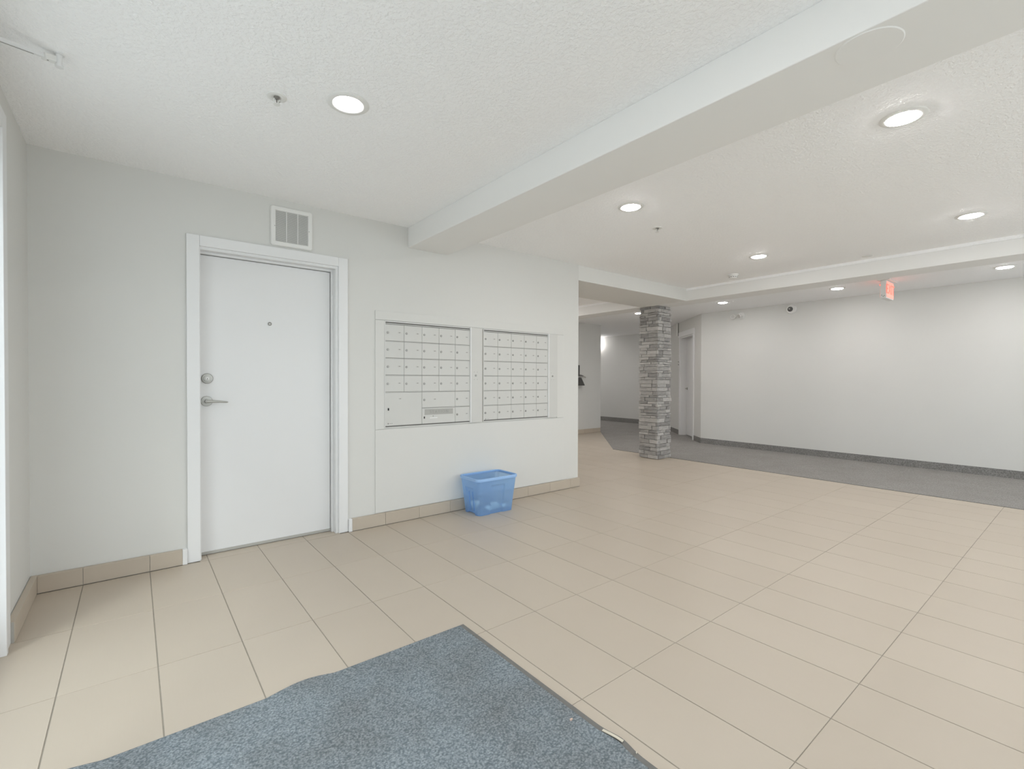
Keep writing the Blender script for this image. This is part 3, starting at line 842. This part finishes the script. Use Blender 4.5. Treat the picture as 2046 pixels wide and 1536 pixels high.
def crumple(name, label, loc, s, seed, flat=0.7):
    rnd = random.Random(seed); bm = bmesh.new()
    bmesh.ops.create_icosphere(bm, subdivisions=3, radius=1.0)
    offs = [(Vector((rnd.uniform(-1, 1), rnd.uniform(-1, 1), rnd.uniform(-1, 1))).normalized(), rnd.uniform(0.5, 0.95)) for _ in range(22)]
    for v in bm.verts:
        for d, k in offs:
            e = v.co.dot(d) - k
            if e > 0: v.co -= d * e * 0.9
        v.co *= s; v.co.z *= flat
    zmin = min(v.co.z for v in bm.verts)
    for v in bm.verts: v.co.z -= zmin
    return tag(mk(name, bm, M['paper'], None, loc), label, 'paper', 'crumpled papers in the blue tote')
crumple('crumpled_paper', 'crumpled pale paper in the blue tote, nearest its front corner', (BX - 0.055, BY - 0.068, 0.0225), 0.046, 1)
crumple('crumpled_paper', 'crumpled pale paper in the middle of the blue tote floor', (BX + 0.035, BY - 0.062, 0.0225), 0.050, 2)
crumple('crumpled_paper', 'small crumpled pale paper at the far end of the blue tote', (BX + 0.120, BY - 0.068, 0.0225), 0.030, 3)
crumple('crumpled_paper', 'larger crumpled pale paper at the short end of the blue tote', (BX - 0.125, BY + 0.03, 0.0225), 0.048, 4, 1.0)

# ---- stone column
CX0, CX1, CY0, CY1 = 6.085, 6.425, 4.165, 4.485
CC = ((CX0 + CX1) / 2, (CY0 + CY1) / 2)
HCOL = HB - 0.002
colm = thing('stone_column', 'square column clad in stacked grey ledgestone at the carpet corner', 'column', (CC[0], CC[1], 0.0))
hx, hy = (CX1 - CX0) / 2, (CY1 - CY0) / 2
bx('core', (-hx + 0.022, hx - 0.022, -hy + 0.022, hy - 0.022, 0.0035, HCOL), M['mortar'], colm)
rs = random.Random(11)
z = 0.004; course = 0
heights = []
while z < HCOL - 0.02:
    h = rs.choice((0.034, 0.040, 0.048, 0.054, 0.062))
    if z + h > HCOL - 0.03: h = HCOL - 0.0005 - z
    heights.append((z, h)); z += h
nst = 0
for ci, (z, h) in enumerate(heights):
    for face in range(4):
        Lf = 2 * hx if face in (0, 2) else 2 * hy
        # two or three stones per face, corners laced alternately
        k = 1 if face in (1, 2) else (2 if rs.random() < 0.93 else 3)
        cuts = [0.0] + sorted(rs.uniform(0.24, 0.76) if k == 2 else (rs.uniform(0.2, 0.4) if q == 0 else rs.uniform(0.58, 0.8)) for q in range(k - 1)) + [1.0]
        lace = (ci + face) % 2
        for q in range(k):
            if nst >= 300: break
            s0 = -Lf / 2 + cuts[q] * Lf + 0.0030; s1 = -Lf / 2 + cuts[q + 1] * Lf - 0.0030
            pr_ = rs.uniform(-0.002, 0.013)
            if q == 0 and not lace: s0 += 0.024
            if q == k - 1 and not lace: s1 -= 0.024
            if lace:
                if q == 0: s0 -= pr_ * 0.8
                if q == k - 1: s1 += pr_ * 0.8
            b_ = bmesh.new()
            half = hx if face in (1, 3) else hy
            d0, d1_ = half - 0.03, half + pr_
            g = 0.0020
            v = box(b_, s0, s1, -d1_, -d0, z + g, z + h - g)
            for vv in v:
                if vv.co.y < -d0 - 0.001:
                    vv.co.y += rs.uniform(-0.004, 0.006); vv.co.z += rs.uniform(-0.003, 0.003)
                    vv.co.x += rs.uniform(-0.002, 0.002)
                vv.co.z = max(0.0036, min(vv.co.z, HCOL))
            mk('stone', b_, M['stone'], colm, rot=(0, 0, {0: 0, 1: PI / 2, 2: PI, 3: -PI / 2}[face]), bevel=0.003)
            nst += 1

# ---- entrance mat
MX0, MX1, MY0, MY1 = -0.40, 1.242, 0.08, 1.930
mat = thing('entrance_mat', 'large blue grey entrance mat with dark rubber edging on the tiles', 'mat', (MX0, MY0, 0.0))
def wave(x, y):
    """ripples of the far edge: height and outward shift"""
    e = step(y, MY1 - 0.22, MY1)
    w_ = math.sin((x + 0.36) * 9.3) * 0.5 + math.sin((x - 0.1) * 17.0 + 0.7) * 0.35
    amp = step(1.05 - x, 0.0, 0.55)
    lift = max(0.0, w_) * 0.017 * amp * e
    return lift, lift * 0.3
def mat_grid(x0, x1, y0, y1, nx, ny, zt, zb):
    bm = bmesh.new(); g = [[None] * (ny + 1) for _ in range(nx + 1)]; gb = [[None] * (ny + 1) for _ in range(nx + 1)]
    for i in range(nx + 1):
        for j in range(ny + 1):
            x = x0 + (x1 - x0) * i / nx; y = y0 + (y1 - y0) * j / ny
            l, s_ = wave(x, y)
            bul = 0.014 * math.exp(-((y - 0.985) / 0.05) ** 2) * step(x, MX1 - 0.12, MX1)
            g[i][j] = bm.verts.new((x - MX0 + bul, y + s_ - MY0, zt + l)); gb[i][j] = bm.verts.new((x - MX0 + bul, y + s_ - MY0, zb + l * 0.98))
    for i in range(nx):
        for j in range(ny):
            bm.faces.new((g[i][j], g[i + 1][j], g[i + 1][j + 1], g[i][j + 1]))
            bm.faces.new((gb[i][j], gb[i][j + 1], gb[i + 1][j + 1], gb[i + 1][j]))
    for i in range(nx):
        bm.faces.new((g[i][0], gb[i][0], gb[i + 1][0], g[i + 1][0])); bm.faces.new((g[i][ny], g[i + 1][ny], gb[i + 1][ny], gb[i][ny]))
    for j in range(ny):
        bm.faces.new((g[0][j], g[0][j + 1], gb[0][j + 1], gb[0][j])); bm.faces.new((g[nx][j], gb[nx][j], gb[nx][j + 1], g[nx][j + 1]))
    return bm
mk('rubber_edge', mat_grid(MX0, MX1, MY0, MY1, 120, 120, 0.0035, 0.0008), M['rubber'], mat, smooth=True)
mk('pile', mat_grid(MX0 + 0.018, MX1 - 0.025, MY0 + 0.018, MY1 - 0.009, 120, 120, 0.0085, 0.0036), M['pile'], mat, smooth=True)

# scraps lying on the mat
sb = bmesh.new()
pts = [(0, 0), (0.006, -0.025), (0.011, -0.050), (0.013, -0.075)]
L_, R2 = [], []
for i_, (x, y) in enumerate(pts):
    L_.append((x - 0.005, y - 0.001)); R2.append((x + 0.005, y + 0.001))
ring = L_ + R2[::-1]
prism(sb, ring, 0.0, 0.0015)
tag(mk('paper_strip', sb, M['scrap'], None, (1.228, 1.046, 0.0088)), 'narrow beige paper strip lying on the edge of the entrance mat', 'scrap')
def scrap(name, label, loc, s, mt, seed):
    r3 = random.Random(seed); bm = bmesh.new()
    ps = [(s * (0.7 + 0.5 * r3.random()) * math.cos(2 * PI * k / 7), 0.55 * s * (0.7 + 0.5 * r3.random()) * math.sin(2 * PI * k / 7)) for k in range(7)]
    prism(bm, ps, 0.0, 0.003)
    for v in bm.verts:
        if v.co.z > 0.001: v.co.z += r3.uniform(-0.0005, 0.002)
    return tag(mk(name, bm, mt, None, loc, rot=(0, 0, r3.uniform(0, 3))), label, 'scrap')
scrap('mat_scrap', 'small pinkish scrap lying on the pile of the entrance mat', (1.179, 1.145, 0.0088), 0.008, M['pink'], 3)
scrap('mat_scrap', 'tiny pale crumb at the rubber edge of the entrance mat', (1.240, 0.917, 0.0045), 0.004, M['scrap'], 5)

# ---- recessed and surface downlights
def ring_bm(ro, ri, th):
    bm = bmesh.new(); seg = 48
    prof = [(ri, 0.0), (ri, -th * 0.55), (ri + 0.004, -th), (ro - 0.006, -th * 0.85), (ro, -th * 0.25), (ro, 0.0)]
    rings = [[bm.verts.new((r * math.cos(2 * PI * k / seg), r * math.sin(2 * PI * k / seg), h)) for k in range(seg)] for r, h in prof]
    for a_, b_ in zip(rings, rings[1:] + rings[:1]):
        for k in range(seg): bm.faces.new((a_[k], a_[(k + 1) % seg], b_[(k + 1) % seg], b_[k]))
    return bm
ring_me = finish(ring_bm(0.094, 0.066, 0.007), 'trim_ring', smooth=True); ring_me.materials.append(M['plastic'])
lb = bmesh.new(); lathe(lb, [(0.0655, -0.001), (0.0655, -0.007), (0.062, -0.010), (0.050, -0.012), (0.0, -0.0135)], 48)
lens_me = finish(lb, 'lens', smooth=True); lens_me.materials.append(M['lens'])
def downlight(label, x, y, z, group):
    t = thing('downlight', label, 'ceiling light', (x, y, z), group=group)
    obj('trim_ring', ring_me, None, t); obj('lens', lens_me, None, t)
    return t
G1, G2 = 'round downlights in the lobby ceiling', 'round downlights in the corridor ceiling'
downlight('large lit round downlight just past the wide ceiling beam, toward the camera', 2.925, 0.630, HC, G1)
downlight('lit round downlight past the wide beam, nearer the mailbox wall', 2.875, 2.205, HC, G1)
downlight('lit lobby downlight by the long dropped beam, at the photo edge', 5.062, 0.668, HC, G1)
downlight('lit lobby downlight beside the smoke detector', 5.040, 2.250, HC, G1)
downlight('lit corridor downlight above the twin emergency lamp', 7.40, 3.860, HK, G2)
downlight('lit corridor downlight between the dome camera and the exit sign', 7.45, 2.290, HK, G2)
downlight('lit corridor downlight past the exit sign, at the photo edge', 7.46, 0.710, HK, G2)
downlight('lit corridor downlight seen beside the stone column', 7.38, 5.461, HK, G2)
downlight('lobby downlight behind the camera by the entrance', 0.78, 0.63, HC, G1)
downlight('lobby downlight behind the camera past the beam', 2.92, -0.95, HC, G1)
downlight('lobby downlight behind the camera by the carpet', 5.06, -0.92, HC, G1)
downlight('corridor downlight behind the camera', 7.46, -0.88, HK, G2)
downlight('hidden downlight added to brighten the passage, right behind the mailbox wall', 4.6, 5.15, HC, G2)  # fill lamp out of sight, added because the passage was too dim
downlight('hidden downlight added to brighten the passage, by the stub wall', 4.8, 6.45, HC, G2)  # second hidden fill lamp added for the passage
downlight('hidden downlight added to brighten the stub wall, on the column side', 5.6, 6.35, HC, G2)  # third hidden fill lamp, added to lift the stub wall
downlight('downlight at the mouth of the far corridor branch', 9.15, 8.25, HK, G2)
downlight('hidden downlight added to brighten the middle of the far corridor branch', 9.5, 9.6, HK, G2)  # extra lamp out of sight, added to brighten the corridor branch
downlight('hidden downlight added to brighten the end of the far corridor branch', 9.5, 11.0, HK, G2)  # another unseen fill lamp added for the corridor branch

# the deep can light near the white door
can = thing('can_light', 'recessed can light with white trim near the sprinkler by the white door', 'ceiling light', (CAN[0], CAN[1], HC), group=G1)
obj('trim_ring', ring_me, None, can)
cn = bmesh.new(); seg = 48
prof = [(0.0655, -0.001), (0.068, 0.06), (0.060, 0.105), (0.0, 0.112)]
rings = [[cn.verts.new((r * math.cos(2 * PI * k / seg), r * math.sin(2 * PI * k / seg), h)) for k in range(seg)] for r, h in prof[:-1]]
for a_, b_ in zip(rings, rings[1:]):
    for k in range(seg): cn.faces.new((a_[k], b_[k], b_[(k + 1) % seg], a_[(k + 1) % seg]))
cn.faces.new(rings[-1])
mk('reflector', cn, M['bulb'], can, smooth=True)
bl = bmesh.new(); lathe(bl, [(0.0, 0.040), (0.020, 0.044), (0.032, 0.058), (0.034, 0.072), (0.026, 0.095), (0.018, 0.104)], 32)
mk('bulb', bl, M['lens'], can, smooth=True)

# ---- sprinklers, smoke detector, ceiling cap
def sprinkler(label, x, y):
    t = thing('sprinkler', label, 'sprinkler', (x, y, HC), group='pendant sprinklers in the lobby ceiling')
    e = bmesh.new(); lathe(e, [(0.042, 0.0), (0.041, -0.003), (0.034, -0.0055), (0.020, -0.004), (0.017, -0.001)], 36); mk('escutcheon', e, M['plastic'], t, smooth=True)
    b_ = bmesh.new(); lathe(b_, [(0.013, 0.0), (0.013, -0.008), (0.008, -0.011), (0.0, -0.011)], 20); mk('body', b_, M['lockm'], t, smooth=True)
    for s_ in (-1, 1):
        a_ = bmesh.new(); tube(a_, [(s_ * 0.009, 0, -0.008), (s_ * 0.013, 0, -0.018), (s_ * 0.006, 0, -0.032)], 0.0028, 8); mk('frame_arm', a_, M['plastic'], t, smooth=True)
    g_ = bmesh.new(); tube(g_, [(0, 0, -0.010), (0, 0, -0.032)], 0.0018, 8); mk('bulb', g_, M['blackp'], t)
    d_ = bmesh.new(); lathe(d_, [(0.0, -0.032), (0.014, -0.033), (0.0145, -0.035), (0.0, -0.036)], 24); mk('deflector', d_, M['plastic'], t)
sprinkler('pendant fire sprinkler on the ceiling next to the can light', 0.514, 2.358)
sprinkler('pendant fire sprinkler on the ceiling past the wide beam', 3.450, 2.372)
sd = thing('smoke_detector', 'white round smoke detector on the ceiling near the long dropped beam', 'smoke detector', (5.680, 2.835, HC))
b_ = bmesh.new(); lathe(b_, [(0.062, 0.0), (0.062, -0.012), (0.055, -0.016), (0.0, -0.016)], 36); mk('base', b_, M['plastic'], sd, smooth=True)
b_ = bmesh.new(); lathe(b_, [(0.048, -0.016), (0.046, -0.040), (0.036, -0.050), (0.0, -0.052)], 36); mk('chamber', b_, M['plastic'], sd, smooth=True)
for k in range(12):
    a = 2 * PI * k / 12
    bx('slot', (0.0455, 0.0478, -0.007, 0.007, -0.036, -0.028), M['ink'], sd, rot=(0, 0, a))
b_ = bmesh.new(); lathe(b_, [(0.045, 0.0), (0.045, -0.004), (0.040, -0.007), (0.0, -0.008)], 36)
tag(mk('ceiling_disc', b_, M['plastic'], None, (5.886, 1.548, HC), smooth=True), 'flat round white sprinkler cap on the ceiling near the exit sign', 'cover plate')

# ---- exit sign
ex = thing('exit_sign', 'white ceiling hung exit sign with a glowing red face in the corridor', 'exit sign', (7.20, 1.695, HK))
bx('canopy', (-0.01, 0.33, -0.035, 0.095, -0.014, 0.0), M['plastic'], ex, bevel=0.004)
hs = bx('housing', (0.0, 0.318, 0.0, 0.060, -0.235, -0.014), M['plastic'], ex, bevel=0.006)
for k, (yy, zz) in enumerate(((0.018, -0.205), (0.030, -0.213), (0.044, -0.198))):
    bx('test_switch', (-0.003, 0.0, yy - 0.004, yy + 0.004, zz - 0.004, zz + 0.004), M['ink'], ex)
M['pinkface'] = emat('red_lit_face', (1.0, 0.46, 0.38), 0.45)
for sgn, y_ in ((1, -0.004), (-1, 0.060)):
    fc = bx('sign_face', (0.014, 0.304, y_, y_ + 0.004, -0.222, -0.030), M['pinkface'], ex, bevel=0.001)
    tm = text_mesh('EXIT', 0.168, 0.0008, 1.0); tm.materials.append(M['red'])
    if sgn > 0: obj('lettering', tm, None, fc, (0.159, -0.0052, -0.126), (PI / 2, 0, 0))
    else: obj('lettering', tm, None, fc, (0.159, 0.0652, -0.126), (PI / 2, 0, PI))

# ---- twin emergency lamp and dome camera on the long wall
em = thing('emergency_light', 'small white twin head emergency lamp on the long wall', 'emergency light', (XR, 4.055, 2.312))
b_ = bmesh.new(); lathe(b_, [(0.062, 0.0), (0.062, -0.010), (0.054, -0.018), (0.0, -0.020)], 32, 'X', (0, -0.045, 0)); mk('base', b_, M['plastic'], em, smooth=True)
for yy, tilt, w_ in ((0.070, 0.55, 0.040), (-0.055, -0.45, 0.044)):
    nk = bmesh.new(); tube(nk, [(-0.016, -0.045 + yy * 0.3, 0), (-0.045, yy * 0.8, -0.002), (-0.06, yy, -0.004)], 0.009, 10)
    hd = mk('lamp_neck', nk, M['plastic'], em, smooth=True)
    hb = bmesh.new(); lathe(hb, [(0.014, 0.022), (0.030, 0.012), (w_, -0.022), (w_ - 0.004, -0.026), (0.0, -0.018)], 28, 'X')
    h_ = mk('lamp_head', hb, M['plastic'], em, (-0.075, yy, -0.006), smooth=True, rot=(0, -0.35, tilt))
    rb = bmesh.new(); lathe(rb, [(w_ - 0.009, -0.0225), (w_ - 0.012, -0.0275), (0.0, -0.029)], 24, 'X'); mk('lens', rb, M['tagm'], h_, smooth=True)
dc = thing('dome_camera', 'white dome security camera with dark lens high on the long wall', 'camera', (XR, 3.196, 2.335))
b_ = bmesh.new(); lathe(b_, [(0.075, 0.0), (0.075, -0.020), (0.068, -0.034), (0.050, -0.036), (0.047, -0.030)], 40, 'X'); mk('base', b_, M['plastic'], dc, smooth=True)
b_ = bmesh.new(); lathe(b_, [(0.040, -0.026), (0.038, -0.040), (0.030, -0.055), (0.016, -0.063), (0.0, -0.066)], 36, 'X'); mk('dome', b_, M['domeg'], dc, (0, 0.012, 0.0), smooth=True)
b_ = bmesh.new(); lathe(b_, [(0.010, -0.064), (0.009, -0.069), (0.0, -0.070)], 20, 'X'); mk('lens', b_, M['tagm'], dc, (0, 0.012, 0.002), smooth=True)

# ---- slotted arm under the ceiling by the entrance
A_ = Vector((-0.242, 2.590, 2.437)); B_ = Vector((-0.446, 2.456, 2.391))
dv = (B_ - A_); Ln = dv.length; dv.normalize()
arm = thing('door_arm', 'white slotted metal arm on a small bracket under the ceiling by the entrance', 'door arm', A_)
rotq = dv.to_track_quat('X', 'Z').to_euler()
bm = bmesh.new(); box(bm, 0.0, Ln, -0.0085, 0.0085, -0.007, 0.007); mk('track', bm, M['trim'], arm, bevel=0.002, rot=rotq)
bm = bmesh.new(); box(bm, 0.06, Ln - 0.01, -0.0017, 0.0017, -0.0078, -0.0068); mk('slot', bm, M['ink'], arm, rot=rotq)
bm = bmesh.new(); lathe(bm, [(0.017, HC - A_.z), (0.017, HC - A_.z - 0.004), (0.010, HC - A_.z - 0.006), (0.009, -0.016), (0.013, -0.018), (0.013, -0.028), (0.0, -0.029)], 24); mk('pivot', bm, M['trim'], arm, (0.020, -0.004, 0), smooth=True)
bm = bmesh.new(); box(bm, -0.012, 0.030, -0.016, 0.016, -0.012, 0.010); mk('bracket', bm, M['plastic'], arm, bevel=0.004, rot=rotq)
bm = bmesh.new(); lathe(bm, [(0.004, -0.012), (0.003, -0.016), (0.0, -0.017)], 10); mk('screw', bm, M['ink'], arm, (-0.012, -0.010, 0))
bm = bmesh.new(); box(bm, 0.0, 0.012, -0.022, 0.022, -0.020, 0.020); mk('wall_plate', bm, M['trim'], arm, bevel=0.002, loc=(XL - A_.x, B_.y - A_.y, B_.z - A_.z))

# ---- dark fixture on the stub wall, half hidden by the mailbox wall's edge
fx = thing('wall_fixture', 'dark wall fixture with a chrome bar, half hidden by the end of the mailbox wall', 'wall fixture', (7.50, 7.2, 1.06))
bx('back_plate', (-0.10, 0.120, -0.020, 0.0, 0.20, 0.445), M['blackp'], fx, bevel=0.006)
bm = bmesh.new()
v = [bm.verts.new(p) for p in ((-0.12, 0, 0.0), (0.205, 0, 0.0), (0.205, -0.10, 0.0), (-0.12, -0.10, 0.0), (-0.10, 0, 0.17), (0.135, 0, 0.17), (0.135, -0.06, 0.17), (-0.10, -0.06, 0.17))]
for f in ((0, 1, 2, 3), (7, 6, 5, 4), (0, 4, 5, 1), (1, 5, 6, 2), (2, 6, 7, 3), (3, 7, 4, 0)): bm.faces.new([v[q] for q in f])
mk('housing', bm, M['blackp'], fx, bevel=0.008)
bm = bmesh.new(); tube(bm, [(0.05, -0.05, 0.196), (0.14, -0.06, 0.200), (0.22, -0.06, 0.190), (0.262, -0.055, 0.176)], 0.014, 12); mk('bar', bm, M['chrome'], fx, smooth=True)
bm = bmesh.new(); tube(bm, [(0.06, -0.01, 0.222), (0.12, -0.04, 0.226), (0.20, -0.045, 0.212)], 0.010, 12); mk('hook', bm, M['blackp'], fx, smooth=True)

# ---- small things on the diagonal wall
def on_diag(s, off, z): 
    nx, ny = -DD.y, DD.x
    return (DA.x + DD.x * s + nx * off, DA.y + DD.y * s + ny * off, z)
cpn = thing('call_plate', 'small grey wall plate with two buttons left of the far door', 'wall plate', on_diag(1.44, 0.0, 1.55), ang)
bx('plate', (-0.045, 0.045, 0.0, 0.010, -0.075, 0.075), M['alu'], cpn, bevel=0.002)
for zz in (-0.03, 0.03):
    b_ = bmesh.new(); lathe(b_, [(0.018, 0.010), (0.016, 0.016), (0.0, 0.017)], 20, 'Y', (0, 0, zz)); mk('button', b_, M['ink'], cpn, smooth=True)
sg = thing('wall_strip', 'thin dark edged sign strip high on the angled wall beside the far door', 'sign', on_diag(1.60, 0.0, 2.15), ang)
bx('plate', (-0.10, 0.02, 0.0, 0.012, 0.0, HK - 2.152), M['plastic'], sg)
bx('edge', (-0.128, -0.10, 0.0, 0.014, 0.0, HK - 2.152), M['ink'], sg)

# ---- wall sconce in the far corridor branch
scn = thing('wall_sconce', 'glowing white wall sconce far down the corridor behind the wall corner', 'wall lamp', (10.70, 9.285, 2.20))
bx('back_plate', (-0.012, 0.0, -0.06, 0.06, -0.12, 0.12), M['plastic'], scn, bevel=0.003)
M['sconce'] = emat('sconce_glass', (1.0, 0.97, 0.95), 14.0)
b_ = bmesh.new(); lathe(b_, [(0.030, -0.11), (0.052, -0.10), (0.060, 0.02), (0.066, 0.11)], 24); mk('shade', b_, M['sconce'], scn, (-0.082, 0, 0), smooth=True)
bx('bracket', (-0.03, -0.012, -0.02, 0.02, -0.02, 0.02), M['plastic'], scn)
